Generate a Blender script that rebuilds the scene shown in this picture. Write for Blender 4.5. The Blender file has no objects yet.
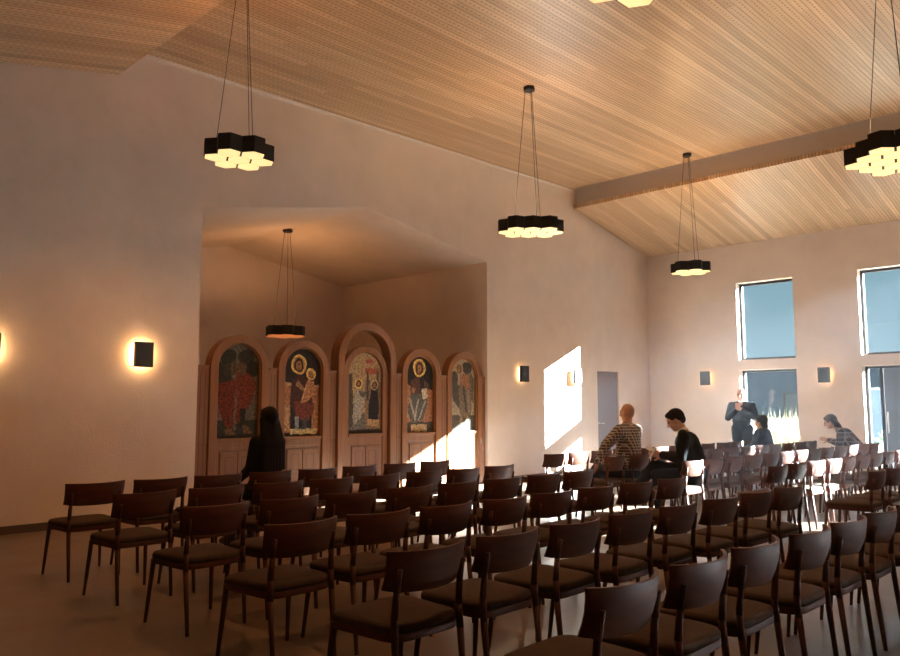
import bpy, bmesh, math, random
from mathutils import Vector, Matrix
random.seed(7)
C = bpy.context.scene.collection
PI = math.pi

# ------------------------------------------------------------------ materials
def new_mat(name):
    m = bpy.data.materials.new(name); m.use_nodes = True
    nt = m.node_tree
    return m, nt, nt.nodes['Principled BSDF']
def N(nt, typ, **kw):
    n = nt.nodes.new(typ)
    for k, v in kw.items():
        if k in n.inputs: n.inputs[k].default_value = v
        else: setattr(n, k, v)
    return n
def L(nt, a, b): nt.links.new(a, b)
def mapping(nt, scale=(1,1,1), kind='Object'):
    tc = N(nt, 'ShaderNodeTexCoord'); mp = N(nt, 'ShaderNodeMapping')
    mp.inputs['Scale'].default_value = scale
    L(nt, tc.outputs[kind], mp.inputs['Vector'])
    return mp.outputs['Vector']
def ramp(nt, fac, stops):
    r = N(nt, 'ShaderNodeValToRGB')
    while len(r.color_ramp.elements) < len(stops): r.color_ramp.elements.new(0.5)
    for e, (p, c) in zip(r.color_ramp.elements, stops):
        e.position = p; e.color = (*c, 1)
    L(nt, fac, r.inputs['Fac'])
    return r.outputs['Color']
def mathn(nt, op, a, b=None, c=None):
    n = N(nt, 'ShaderNodeMath', operation=op)
    for i, v in enumerate((a, b, c)):
        if v is None: continue
        if isinstance(v, (int, float)): n.inputs[i].default_value = v
        else: L(nt, v, n.inputs[i])
    return n.outputs[0]
def mixc(nt, fac, a, b, mode='MIX'):
    n = N(nt, 'ShaderNodeMix', data_type='RGBA', blend_type=mode)
    for sock, v in ((n.inputs[0], fac), (n.inputs[6], a), (n.inputs[7], b)):
        if isinstance(v, (int, float)): sock.default_value = v
        elif isinstance(v, tuple): sock.default_value = (*v, 1)
        else: L(nt, v, sock)
    return n.outputs[2]
def simple(name, col, rough=0.6, metal=0.0, var=0.0, scale=8, bump=0.0, bscale=60):
    m, nt, b = new_mat(name)
    b.inputs['Roughness'].default_value = rough; b.inputs['Metallic'].default_value = metal
    vec = mapping(nt, (scale,)*3)
    nz = N(nt, 'ShaderNodeTexNoise', Scale=1.0, Detail=4.0); L(nt, vec, nz.inputs['Vector'])
    lo = tuple(c*(1-var) for c in col); hi = tuple(min(1, c*(1+var)) for c in col)
    L(nt, ramp(nt, nz.outputs['Fac'], [(0.3, lo), (0.7, hi)]), b.inputs['Base Color'])
    if rough >= 0.7: b.inputs['Specular IOR Level'].default_value = 0.12
    if bump:
        n2 = N(nt, 'ShaderNodeTexNoise', Scale=float(bscale), Detail=3.0)
        L(nt, mapping(nt), n2.inputs['Vector'])
        bp = N(nt, 'ShaderNodeBump', Strength=bump, Distance=0.01)
        L(nt, n2.outputs['Fac'], bp.inputs['Height']); L(nt, bp.outputs[0], b.inputs['Normal'])
    return m
def emission(name, col, strength):
    m, nt, b = new_mat(name)
    b.inputs['Base Color'].default_value = (*col, 1)
    b.inputs['Emission Color'].default_value = (*col, 1)
    b.inputs['Emission Strength'].default_value = strength
    return m
def wood(name, dark, light, axis='Y', rough=0.42, gscale=1.0, coat=0.0):
    m, nt, b = new_mat(name)
    sc = {'X': (1.2, 22, 22), 'Y': (22, 1.2, 22), 'Z': (22, 22, 1.2)}[axis]
    vec = mapping(nt, tuple(s*gscale for s in sc))
    nz = N(nt, 'ShaderNodeTexNoise', Scale=1.0, Detail=6.0, Roughness=0.6); L(nt, vec, nz.inputs['Vector'])
    L(nt, ramp(nt, nz.outputs['Fac'], [(0.3, dark), (0.7, light)]), b.inputs['Base Color'])
    b.inputs['Roughness'].default_value = rough
    b.inputs['Coat Weight'].default_value = coat; b.inputs['Specular IOR Level'].default_value = 0.3
    return m

def ceiling_boards():
    m, nt, b = new_mat('oak ceiling boards')
    tc = N(nt, 'ShaderNodeTexCoord'); sep = N(nt, 'ShaderNodeSeparateXYZ'); L(nt, tc.outputs['Object'], sep.inputs[0])
    W = 0.11
    xs = mathn(nt, 'DIVIDE', sep.outputs[0], W)
    idx = mathn(nt, 'FLOOR', xs); fr = mathn(nt, 'FRACT', xs)
    off = N(nt, 'ShaderNodeTexWhiteNoise', noise_dimensions='1D'); L(nt, idx, off.inputs['W'])
    # staggered board lengths
    ys = mathn(nt, 'FLOOR', mathn(nt, 'DIVIDE', mathn(nt, 'ADD', sep.outputs[1], mathn(nt, 'MULTIPLY', off.outputs['Value'], 5.0)), 9.0))
    wn = N(nt, 'ShaderNodeTexWhiteNoise', noise_dimensions='2D')
    cb = N(nt, 'ShaderNodeCombineXYZ'); L(nt, idx, cb.inputs[0]); L(nt, ys, cb.inputs[1]); L(nt, cb.outputs[0], wn.inputs['Vector'])
    base = ramp(nt, wn.outputs['Value'], [(0.0, (0.50, 0.325, 0.19)), (0.5, (0.61, 0.42, 0.26)), (1.0, (0.73, 0.53, 0.35))])
    nz = N(nt, 'ShaderNodeTexNoise', Scale=1.0, Detail=6.0); mp = N(nt, 'ShaderNodeMapping'); mp.inputs['Scale'].default_value = (60, 1.5, 1)
    L(nt, tc.outputs['Object'], mp.inputs['Vector']); L(nt, mp.outputs[0], nz.inputs['Vector'])
    grain = ramp(nt, nz.outputs['Fac'], [(0.3, (0.82, 0.80, 0.78)), (0.7, (1.1, 1.08, 1.05))])
    col = mixc(nt, 1.0, base, grain, 'MULTIPLY')
    # groove between boards and a slotted groove on each board
    g1 = mathn(nt, 'LESS_THAN', fr, 0.11)
    sl = mathn(nt, 'MULTIPLY', mathn(nt, 'LESS_THAN', mathn(nt, 'ABSOLUTE', mathn(nt, 'SUBTRACT', fr, 0.58)), 0.075),
               mathn(nt, 'LESS_THAN', mathn(nt, 'FRACT', mathn(nt, 'DIVIDE', sep.outputs[1], 0.07)), 0.5))
    dk = mathn(nt, 'MAXIMUM', mathn(nt, 'MULTIPLY', g1, 0.5), mathn(nt, 'MULTIPLY', sl, 0.55))
    col = mixc(nt, dk, col, (0.07, 0.035, 0.018))
    L(nt, col, b.inputs['Base Color'])
    b.inputs['Roughness'].default_value = 0.38
    return m

def plaster(name, col, amp=0.09):
    m, nt, b = new_mat(name)
    vec = mapping(nt, (0.8, 0.8, 0.8))
    nz = N(nt, 'ShaderNodeTexNoise', Scale=1.6, Detail=8.0, Roughness=0.65); L(nt, vec, nz.inputs['Vector'])
    lo = tuple(c*(1-amp) for c in col); hi = tuple(c*(1+amp) for c in col)
    L(nt, ramp(nt, nz.outputs['Fac'], [(0.3, lo), (0.7, hi)]), b.inputs['Base Color'])
    n2 = N(nt, 'ShaderNodeTexNoise', Scale=45.0, Detail=5.0); L(nt, mapping(nt), n2.inputs['Vector'])
    bp = N(nt, 'ShaderNodeBump', Strength=0.35, Distance=0.01)
    L(nt, n2.outputs['Fac'], bp.inputs['Height']); L(nt, bp.outputs[0], b.inputs['Normal'])
    b.inputs['Roughness'].default_value = 0.75
    return m

def floor_mat():
    m, nt, b = new_mat('large format floor tiles')
    vec = mapping(nt, (1, 1, 1))
    br = N(nt, 'ShaderNodeTexBrick', Scale=1.0)
    br.inputs['Mortar Size'].default_value = 0.006; br.inputs['Brick Width'].default_value = 1.2; br.inputs['Row Height'].default_value = 1.2
    br.offset = 0.0
    br.inputs['Color1'].default_value = (0.20, 0.133, 0.09, 1); br.inputs['Color2'].default_value = (0.165, 0.108, 0.072, 1)
    br.inputs['Mortar'].default_value = (0.15, 0.11, 0.09, 1)
    L(nt, vec, br.inputs['Vector'])
    nz = N(nt, 'ShaderNodeTexNoise', Scale=3.0, Detail=8.0); L(nt, vec, nz.inputs['Vector'])
    col = mixc(nt, 1.0, br.outputs['Color'], ramp(nt, nz.outputs['Fac'], [(0.3, (0.9, 0.9, 0.9)), (0.7, (1.08, 1.07, 1.06))]), 'MULTIPLY')
    L(nt, col, b.inputs['Base Color'])
    L(nt, ramp(nt, nz.outputs['Fac'], [(0.3, (0.3,)*3), (0.7, (0.42,)*3)]), b.inputs['Roughness'])
    return m

def glass_mat(name, tint):
    m = bpy.data.materials.new(name); m.use_nodes = True; nt = m.node_tree; nt.nodes.clear()
    out = N(nt, 'ShaderNodeOutputMaterial'); mix = N(nt, 'ShaderNodeMixShader')
    tr = N(nt, 'ShaderNodeBsdfTransparent'); tr.inputs['Color'].default_value = (*tint, 1)
    gl = N(nt, 'ShaderNodeBsdfGlossy', Roughness=0.02)
    fr = N(nt, 'ShaderNodeFresnel', IOR=1.45)
    L(nt, mathn(nt, 'MULTIPLY', fr.outputs[0], 0.35), mix.inputs[0]); L(nt, tr.outputs[0], mix.inputs[1]); L(nt, gl.outputs[0], mix.inputs[2]); L(nt, mix.outputs[0], out.inputs['Surface'])
    return m

def check_mat(name, base, line, pitch=0.022, width=0.28, second=None):
    m, nt, b = new_mat(name)
    tc = N(nt, 'ShaderNodeTexCoord'); sep = N(nt, 'ShaderNodeSeparateXYZ'); L(nt, tc.outputs['Object'], sep.inputs[0])
    h = mathn(nt, 'LESS_THAN', mathn(nt, 'FRACT', mathn(nt, 'DIVIDE', sep.outputs[2], pitch)), width)
    d = mathn(nt, 'SUBTRACT', sep.outputs[1], mathn(nt, 'MULTIPLY', sep.outputs[0], 0.15))
    v = mathn(nt, 'LESS_THAN', mathn(nt, 'FRACT', mathn(nt, 'DIVIDE', d, pitch)), width)
    s = mathn(nt, 'MAXIMUM', h, v)
    col = mixc(nt, s, base, line)
    if second:
        h2 = mathn(nt, 'LESS_THAN', mathn(nt, 'FRACT', mathn(nt, 'DIVIDE', sep.outputs[2], pitch*2.7)), 0.35)
        col = mixc(nt, mathn(nt, 'MULTIPLY', h2, 0.6), col, second)
    L(nt, col, b.inputs['Base Color']); b.inputs['Roughness'].default_value = 0.85
    return m

def icon_mat():
    m, nt, b = new_mat('painted panel pigment')
    at = N(nt, 'ShaderNodeVertexColor'); at.layer_name = 'pigment'
    nz = N(nt, 'ShaderNodeTexNoise', Scale=28.0, Detail=6.0); L(nt, mapping(nt), nz.inputs['Vector'])
    col = mixc(nt, 1.0, at.outputs['Color'], ramp(nt, nz.outputs['Fac'], [(0.35, (0.45,)*3), (0.62, (1.15, 1.08, 0.98))]), 'MULTIPLY')
    L(nt, col, b.inputs['Base Color']); b.inputs['Roughness'].default_value = 0.9; b.inputs['Specular IOR Level'].default_value = 0.1
    return m

def haze_mat(density):
    m = bpy.data.materials.new('dusty air'); m.use_nodes = True; nt = m.node_tree; nt.nodes.clear()
    out = N(nt, 'ShaderNodeOutputMaterial'); v = N(nt, 'ShaderNodeVolumeScatter', Density=density, Anisotropy=0.45)
    v.inputs['Color'].default_value = (0.9, 0.92, 1.0, 1)
    L(nt, v.outputs[0], out.inputs['Volume']); return m
M = dict(
    haze=haze_mat(0.0035),
    plaster=plaster('warm plaster', (0.74, 0.612, 0.522)),
    soffit=plaster('ceiling drywall', (0.80, 0.73, 0.71), 0.02),
    boards=ceiling_boards(),
    floor=floor_mat(),
    umber=simple('warm bounce wall colour', (0.36, 0.13, 0.04), 0.8, var=0.05),  # colour of the unseen walls, invented to throw warm bounce light
    trimw=simple('pale trim', (0.8, 0.72, 0.66), 0.5),
    base=simple('dark baseboard', (0.10, 0.065, 0.05), 0.5, var=0.1),
    door=simple('mauve door paint', (0.21, 0.165, 0.185), 0.5, var=0.03),
    oak=wood('screen oak', (0.20, 0.075, 0.022), (0.30, 0.120, 0.036), 'Z', 0.4),
    grooveshade=simple('painted groove shade', (0.10, 0.045, 0.02), 0.6),  # dark colour standing in for the shade inside grooves
    chair=wood('walnut stained chair wood', (0.074, 0.020, 0.008), (0.125, 0.036, 0.014), 'Y', 0.6),
    leg=wood('walnut stained leg wood', (0.066, 0.020, 0.009), (0.10, 0.032, 0.014), 'Z', 0.6),
    seat=simple('taupe seat fabric', (0.080, 0.052, 0.038), 0.95, var=0.12, scale=30, bump=0.3, bscale=400),
    black=simple('matt black metal', (0.012, 0.010, 0.010), 0.45, 0.3),
    bronze=simple('bronze inner liner', (0.35, 0.16, 0.05), 0.35, 0.8),
    sconce=simple('sconce dark metal', (0.035, 0.036, 0.040), 0.5, 0.4),
    frame=simple('charcoal window frame', (0.035, 0.035, 0.04), 0.4, 0.4),
    steel=simple('brushed steel', (0.55, 0.54, 0.52), 0.3, 0.9),
    glow=emission('lamp diffuser', (1.0, 0.76, 0.34), 0.60),
    glow_dim=emission('dim lamp diffuser', (1.0, 0.30, 0.08), 0.28),
    sglow=emission('sconce strip', (1.0, 0.60, 0.25), 24.0),
    sglow2=emission('sconce strip in daylight', (1.0, 0.62, 0.28), 5.0),
    glass=glass_mat('window glass', (0.80, 0.90, 0.95)),
    icon=icon_mat(),
    skin=simple('skin', (0.52, 0.27, 0.18), 0.55, var=0.06),
    skin2=simple('darker skin', (0.36, 0.18, 0.11), 0.55, var=0.06),
    hair=simple('black hair', (0.010, 0.006, 0.005), 0.75, var=0.3, scale=60),
    hairb=simple('dark brown hair', (0.030, 0.016, 0.012), 0.5, var=0.3, scale=60),
    suit=simple('black suit cloth', (0.007, 0.006, 0.007), 0.8, var=0.2),
    navy=simple('dark navy cloth', (0.022, 0.026, 0.04), 0.8, var=0.2),
    white=simple('white cloth', (0.75, 0.72, 0.70), 0.8),
    khaki=simple('khaki cloth', (0.22, 0.16, 0.10), 0.85, var=0.1),
    jean=simple('dark trousers cloth', (0.03, 0.035, 0.055), 0.85, var=0.1),
    leafdoor=simple('blue grey door leaf', (0.10, 0.12, 0.155), 0.45, var=0.04),
    eye=simple('eye', (0.02, 0.015, 0.012), 0.2),
    lips=simple('lips', (0.40, 0.14, 0.11), 0.5),
    check=check_mat('brown checked shirt', (0.055, 0.028, 0.022), (0.45, 0.38, 0.34), 0.036, 0.24),
    plaid=check_mat('dark plaid shirt', (0.035, 0.035, 0.05), (0.22, 0.17, 0.17), 0.075, 0.22, (0.12, 0.07, 0.07)),
    paper=simple('paper', (0.8, 0.77, 0.72), 0.7),
    ground=simple('dry soil', (0.42, 0.36, 0.25), 0.95, var=0.2, scale=2),
    grass=simple('dry tall grass', (0.28, 0.25, 0.165), 0.8, var=0.25, scale=3),
    shed=simple('dark blue cladding', (0.035, 0.055, 0.085), 0.7, var=0.08),
    roofm=simple('dark metal roof', (0.05, 0.065, 0.085), 0.5),
    pot=simple('white ceramic', (0.75, 0.74, 0.70), 0.4),
    leaf=simple('green leaves', (0.07, 0.16, 0.05), 0.6, var=0.3),
)

# ------------------------------------------------------------------ mesh helpers
class MB:
    def __init__(s): s.bm = bmesh.new()
    def box(s, x0, x1, y0, y1, z0, z1, mi=0):
        vs = [s.bm.verts.new((x, y, z)) for x in (x0, x1) for y in (y0, y1) for z in (z0, z1)]
        for q in ((0,1,3,2), (4,6,7,5), (0,4,5,1), (2,3,7,6), (0,2,6,4), (1,5,7,3)):
            f = s.bm.faces.new([vs[i] for i in q]); f.material_index = mi
        return s
    def prism(s, pts, axis, a, b, mi=0, smooth=False):
        """2-D polygon pts extruded along axis from a to b. axis X: pts=(y,z); Y: (x,z); Z: (x,y)"""
        def P(p, t): return {'X': (t, p[0], p[1]), 'Y': (p[0], t, p[1]), 'Z': (p[0], p[1], t)}[axis]
        A = [s.bm.verts.new(P(p, a)) for p in pts]; B = [s.bm.verts.new(P(p, b)) for p in pts]
        n = len(pts)
        fs = [s.bm.faces.new(A), s.bm.faces.new(B[::-1])]
        for i in range(n):
            f = s.bm.faces.new((A[i], B[i], B[(i+1) % n], A[(i+1) % n])); f.smooth = smooth; fs.append(f)
        for f in fs: f.material_index = mi
        return s
    def strip(s, outer, inner, axis, a, b, mi=0):
        """closed band between two open 2-D polylines of equal length, extruded along axis"""
        def P(p, t): return {'X': (t, p[0], p[1]), 'Y': (p[0], t, p[1]), 'Z': (p[0], p[1], t)}[axis]
        o0 = [s.bm.verts.new(P(p, a)) for p in outer]; o1 = [s.bm.verts.new(P(p, b)) for p in outer]
        i0 = [s.bm.verts.new(P(p, a)) for p in inner]; i1 = [s.bm.verts.new(P(p, b)) for p in inner]
        n = len(outer)
        for k in range(n-1):
            for q in ((o0[k], o0[k+1], i0[k+1], i0[k]), (o1[k], i1[k], i1[k+1], o1[k+1]), (o0[k], o1[k], o1[k+1], o0[k+1]), (i0[k], i0[k+1], i1[k+1], i1[k])):
                s.bm.faces.new(q).material_index = mi
        for k in (0, n-1): s.bm.faces.new((o0[k], i0[k], i1[k], o1[k])).material_index = mi
        return s
    def tube(s, p, q, r0, r1=None, seg=10, mi=0, smooth=True):
        r1 = r0 if r1 is None else r1
        p, q = Vector(p), Vector(q); d = (q-p).normalized()
        u = d.cross(Vector((0, 0, 1)) if abs(d.z) < 0.95 else Vector((1, 0, 0))).normalized(); v = d.cross(u)
        A = []; B = []
        for i in range(seg):
            a = 2*PI*i/seg; o = u*math.cos(a)+v*math.sin(a)
            A.append(s.bm.verts.new(p+o*r0)); B.append(s.bm.verts.new(q+o*r1))
        for i in range(seg):
            f = s.bm.faces.new((A[i], A[(i+1) % seg], B[(i+1) % seg], B[i])); f.smooth = smooth; f.material_index = mi
        s.bm.faces.new(A[::-1]).material_index = mi; s.bm.faces.new(B).material_index = mi
        return s
    def ball(s, c, r, seg=16, rings=10, rot=None, mi=0):
        c = Vector(c); r = Vector((r, r, r)) if isinstance(r, (int, float)) else Vector(r)
        mt = Matrix.Translation(c) @ (rot.to_4x4() if rot else Matrix.Identity(4)) @ Matrix.Diagonal((*r, 1))
        nv = s.bm.verts.new; nf = s.bm.faces.new
        top = nv(mt @ Vector((0, 0, 1))); bot = nv(mt @ Vector((0, 0, -1))); prev = None
        for j in range(1, rings):
            t = PI*j/rings; z = math.cos(t); q = math.sin(t)
            ring = [nv(mt @ Vector((q*math.cos(2*PI*i/seg), q*math.sin(2*PI*i/seg), z))) for i in range(seg)]
            for i in range(seg):
                k = (i+1) % seg
                f = nf((top, ring[i], ring[k])) if prev is None else nf((prev[i], ring[i], ring[k], prev[k]))
                f.smooth = True; f.material_index = mi
            prev = ring
        for i in range(seg):
            f = nf((prev[i], bot, prev[(i+1) % seg])); f.smooth = True; f.material_index = mi
        return s
    def cap(s, p, q, r0, r1):
        """tapered capsule"""
        s.tube(p, q, r0, r1, 14); s.ball(p, r0, 14, 8); s.ball(q, r1, 14, 8); return s
    def chain(s, pts):
        for (p, r), (q, t) in zip(pts, pts[1:]): s.cap(p, q, r, t)
        return s
    def build(s, name, mats, parent=None, bevel=0, sub=0, loc=None):
        bmesh.ops.recalc_face_normals(s.bm, faces=s.bm.faces)
        me = bpy.data.meshes.new(name); s.bm.to_mesh(me); s.bm.free()
        for m in (mats if isinstance(mats, (list, tuple)) else [mats]): me.materials.append(m)
        o = bpy.data.objects.new(name, me); C.objects.link(o)
        if parent: o.parent = parent
        if loc: o.location = loc
        if bevel:
            b = o.modifiers.new('bevel', 'BEVEL'); b.width = bevel; b.segments = 2; b.limit_method = 'ANGLE'
        if sub:
            b = o.modifiers.new('subdivision', 'SUBSURF'); b.levels = sub; b.render_levels = sub
        return o
def thing(name, label, cat, loc=(0,0,0), rz=0, group=None):
    o = bpy.data.objects.new(name, None); C.objects.link(o); o.location = loc; o.rotation_euler = (0, 0, rz)
    o.empty_display_size = 0.1
    o['label'] = label; o['category'] = cat
    if group: o['group'] = group
    return o
def tag(o, label, cat, group=None):
    o['label'] = label; o['category'] = cat
    if group: o['group'] = group
    return o
def struct(o): o['kind'] = 'structure'; return o
def dup(root, loc=None, rz=None, label=None, group=None):
    r = root.copy(); C.objects.link(r)
    if loc is not None: r.location = loc
    if rz is not None: r.rotation_euler = (0, 0, rz)
    if label: r['label'] = label
    if group: r['group'] = group
    for ch in list(root.children):
        c = ch.copy(); C.objects.link(c); c.parent = r
        for g in list(ch.children):
            d = g.copy(); C.objects.link(d); d.parent = c
    return r
ORD = ['first', 'second', 'third', 'fourth', 'fifth', 'sixth', 'seventh', 'eighth', 'ninth', 'tenth', 'eleventh', 'twelfth', 'thirteenth']

# ------------------------------------------------------------------ camera
CX, CZ, F = 9.1, 1.32, 770.45
PITCH, YAW = 0.103464, 0.769266
cam_d = bpy.data.cameras.new('camera'); cam = bpy.data.objects.new('camera', cam_d); C.objects.link(cam)
cam_d.sensor_fit = 'HORIZONTAL'; cam_d.sensor_width = 36; cam_d.lens = F/900*36; cam_d.clip_end = 300
cam.location = (CX, 0, CZ); cam.rotation_euler = (PI/2+PITCH, 0, YAW)
bpy.context.scene.camera = cam
def proj(x, y, z):
    s, c = math.sin(YAW), math.cos(YAW); dx = x-CX; dz = z-CZ
    f = -s*dx+c*y; r = c*dx+s*y; cp, sp = math.cos(PITCH), math.sin(PITCH)
    fw = f*cp+dz*sp; up = -f*sp+dz*cp
    if fw < 0.1: return (-9999, -9999)
    return 450+F*r/fw, 328-F*up/fw

# ------------------------------------------------------------------ room shell
XR, YN, YB, T = 14.2, -3.2, 16.02, 0.36
AL, AR, AP = 4.80, 10.36, 7.55           # alcove left / right / ridge (y)
ZL, ZR, ZP = 3.91, 3.95, 4.43
TOP = 6.25
struct(MB().box(-4.6, XR+0.4, YN-0.4, YB+T, -0.2, 0).build('floor', M['floor']))
D0, D1, DH = 13.87, 14.69, 2.10          # side door in wall A
w = MB()
w.box(-0.2, 0, YN, AL, 0, TOP)
w.prism([(AL, ZL), (AP, ZP), (AR, ZR), (AR, TOP), (AL, TOP)], 'X', -0.2, 0)
w.box(-0.2, 0, AR, D0, 0, TOP); w.box(-0.2, 0, D0, D1, DH, TOP); w.box(-0.2, 0, D1, YB, 0, TOP)
struct(w.build('wall_left', M['plaster']))
# alcove
AX = -4.2
struct(MB().box(AX, -0.2, AL-0.2, AL, 0, 4.2).build('wall_alcove_left', M['plaster']))
struct(MB().box(AX, -0.2, AR, AR+0.2, 0, 4.2).build('wall_alcove_right', M['plaster']))
struct(MB().prism([(AL, 0), (AR, 0), (AR, ZR), (AP, ZP), (AL, ZL)], 'X', AX-0.2, AX).build('wall_alcove_back', M['plaster']))
struct(MB().prism([(AL, ZL), (AP, ZP), (AR, ZR), (AR+0.2, ZR-0.01), (AR+0.2, 4.8), (AL-0.2, 4.8), (AL-0.2, ZL)], 'X', AX-0.2, -0.2).build('ceiling_alcove', M['plaster']))
# far wall with window openings
# (the last three stand to the right of the picture)
WIN = [(2.13, 3.31), (4.53, 6.12), (7.0, 7.6), (8.65, 9.45), (10.8, 11.75)]
w = MB(); x = -0.2
for i, (a, b) in enumerate(WIN):
    top = 3.98 if i < 2 else 4.45
    zs = 0.0 if i == 1 else 0.36
    w.box(x, a, YB, YB+T, 0, TOP)
    if zs: w.box(a, b, YB, YB+T, 0, zs)
    w.box(a, b, YB, YB+T, 2.12, 2.33); w.box(a, b, YB, YB+T, top, TOP)
    x = b
w.box(x, XR, YB, YB+T, 0, TOP)
struct(w.build('wall_far', M['plaster']))
ADDED_RW = [(9.6, 12.8)]  # unseen opening added in the right wall to let in sun for warm bounce
w = MB(); y = YN
for a, b in ADDED_RW:
    w.box(XR, XR+0.3, y, a, 0, TOP); w.box(XR, XR+0.3, a, b, 0, 0.1); w.box(XR, XR+0.3, a, b, 2.3, TOP); y = b
w.box(XR, XR+0.3, y, YB+T, 0, TOP)
struct(w.build('wall_right', M['umber']))
struct(MB().box(-0.2, XR+0.2, YN-0.2, YN, 0, TOP).build('wall_near', M['umber']))
struct(MB().box(-0.2, XR+0.2, YN-0.2, 13.1, 6.0, 6.25).prism([(13.1, 6.0), (YB+T, 5.35), (YB+T, 6.25), (13.1, 6.25)], 'X', -0.2, XR+0.2).build('ceiling', M['soffit']))
struct(MB().box(0.0, XR, 13.22, 13.32, 5.50, 6.0).build('ceiling_bulkhead', M['soffit']))
# timber panels hung under it
zc = lambda y: 5.68+0.0177*(y-3.94)
def slab(name, pts, thick=0.075):
    (y0, z0), (y1, z1) = pts
    o = MB().prism([(y0, z0), (y1, z1), (y1, z1+thick), (y0, z0+thick)], 'X', 0.045, XR-0.02).build(name, M['boards'])
    return struct(o)
slab('ceiling_panel_centre', ((3.2, zc(3.2)), (13.0, zc(13.0))))
slab('ceiling_panel_near', ((YN+0.02, 5.30-0.2*(3.62-YN)), (3.62, 5.30)))
slab('ceiling_panel_far', ((13.05, 5.44), (YB-0.01, 4.825)))
struct(MB().prism([(3.2, zc(3.2)-0.03), (13.0, zc(13.0)-0.03), (13.0, zc(13.0)+0.05), (3.2, zc(3.2)+0.05)], 'X', 0.0, 0.044).build('trim_1', M['trimw']))
# baseboards
struct(MB().box(0, 0.018, YN, AL, 0, 0.085).build('baseboard_left', M['base']))
w = MB(); w.box(0, 0.018, AR, D0-0.05, 0, 0.085); w.box(0, 0.018, D1+0.05, YB, 0, 0.085)
struct(w.build('baseboard_left_far', M['base']))
w = MB(); x = 0.018
for i, (a, b) in enumerate(WIN):
    if i == 1: w.box(x, a, YB-0.018, YB, 0, 0.085); x = b
w.box(x, XR, YB-0.018, YB, 0, 0.085)
struct(w.build('baseboard_far', M['base']))
# side door
d = MB(); d.box(-0.09, -0.03, D0+0.01, D1-0.01, 0.01, DH-0.01)
dr = struct(d.build('door_1', M['door'], bevel=0.004))
struct(MB().box(-0.2, -0.1, D0, D1, 0, DH).build('trim_2', M['door']))
hb = MB(); hb.tube((-0.03, D0+0.07, 1.0), (0.03, D0+0.07, 1.0), 0.010); hb.tube((0.03, D0+0.065, 1.0), (0.03, D0+0.19, 1.0), 0.009); hb.tube((-0.031, D0+0.07, 1.0), (-0.024, D0+0.07, 1.0), 0.025)
hd = hb.build('door_handle', M['steel'], dr)

# windows
def frame_box(w, a, b, z0, z1, y0, y1, t):
    w.box(a, a+t, y0, y1, z0, z1); w.box(b-t, b, y0, y1, z0, z1); w.box(a+t, b-t, y0, y1, z0, z0+t); w.box(a+t, b-t, y0, y1, z1-t, z1)
n = 0
for i, (a, b) in enumerate(WIN):
    top = 3.98 if i < 2 else 4.45
    panes = [(2.33, top), (0.0 if i == 1 else 0.36, 2.12)]
    for z0, z1 in panes:
        n += 1
        w = MB(); frame_box(w, a+0.005, b-0.005, z0+0.005, z1-0.005, YB+0.17, YB+0.25, 0.045)
        door = (i == 1 and z0 == 0.0)
        if door:
            w.box(a+0.24, a+0.30, YB+0.17, YB+0.25, 0.05, z1-0.05)
        o = struct(w.build('window_%d' % n, M['frame']))
        g = MB().box(a+0.05, b-0.05, YB+0.207, YB+0.215, z0+0.05, z1-0.05).build('pane', M['glass'], o)
        if door:
            struct(MB().box(a+0.31, b-0.06, YB+0.185, YB+0.235, 0.02, z1-0.06).build('door_2', M['leafdoor'], bevel=0.004))
            h = MB(); h.tube((a+0.36, YB+0.13, 0.85), (a+0.36, YB+0.13, 1.25), 0.012); h.tube((a+0.36, YB+0.13, 0.9), (a+0.36, YB+0.18, 0.9), 0.008); h.tube((a+0.36, YB+0.13, 1.2), (a+0.36, YB+0.18, 1.2), 0.008)
            h.build('handle', M['steel'], o)

for a, b in ADDED_RW:
    n += 1
    w = MB()
    for y0, y1, z0, z1 in ((a, a+0.05, 0.1, 2.3), (b-0.05, b, 0.1, 2.3), ((a+b)/2-0.025, (a+b)/2+0.025, 0.15, 2.25), (a+0.05, b-0.05, 0.1, 0.15), (a+0.05, b-0.05, 2.25, 2.3)): w.box(XR+0.12, XR+0.18, y0, y1, z0, z1)
    o = struct(w.build('window_%d' % n, M['frame']))  # frame of the added opening, out of view
    MB().box(XR+0.147, XR+0.153, a+0.05, b-0.05, 0.15, 2.25).build('pane', M['glass'], o)

# ------------------------------------------------------------------ iconostasis-like painted screen
def arc(cy, zs, r, n=24, z0=0.0):
    return [(cy-r, z0)] + [(cy-r*math.cos(PI*i/n), zs+r*math.sin(PI*i/n)) for i in range(n+1)] + [(cy+r, z0)]
def inpoly(pts, x, y):
    c = False; j = len(pts)-1
    for i in range(len(pts)):
        if (pts[i][1] > y) != (pts[j][1] > y) and x < (pts[j][0]-pts[i][0])*(y-pts[i][1])/(pts[j][1]-pts[i][1])+pts[i][0]: c = not c
        j = i
    return c
def E_(cx, cy, rx, ry, col, rot=0):
    c, s = math.cos(rot), math.sin(rot)
    return (lambda x, y: (((x-cx)*c+(y-cy)*s)/rx)**2+((-(x-cx)*s+(y-cy)*c)/ry)**2 < 1, col)
def P_(pts, col): return (lambda x, y: inpoly(pts, x, y), col)
def R_(x0, x1, y0, y1, col): return (lambda x, y: x0 < x < x1 and y0 < y < y1, col)
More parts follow.
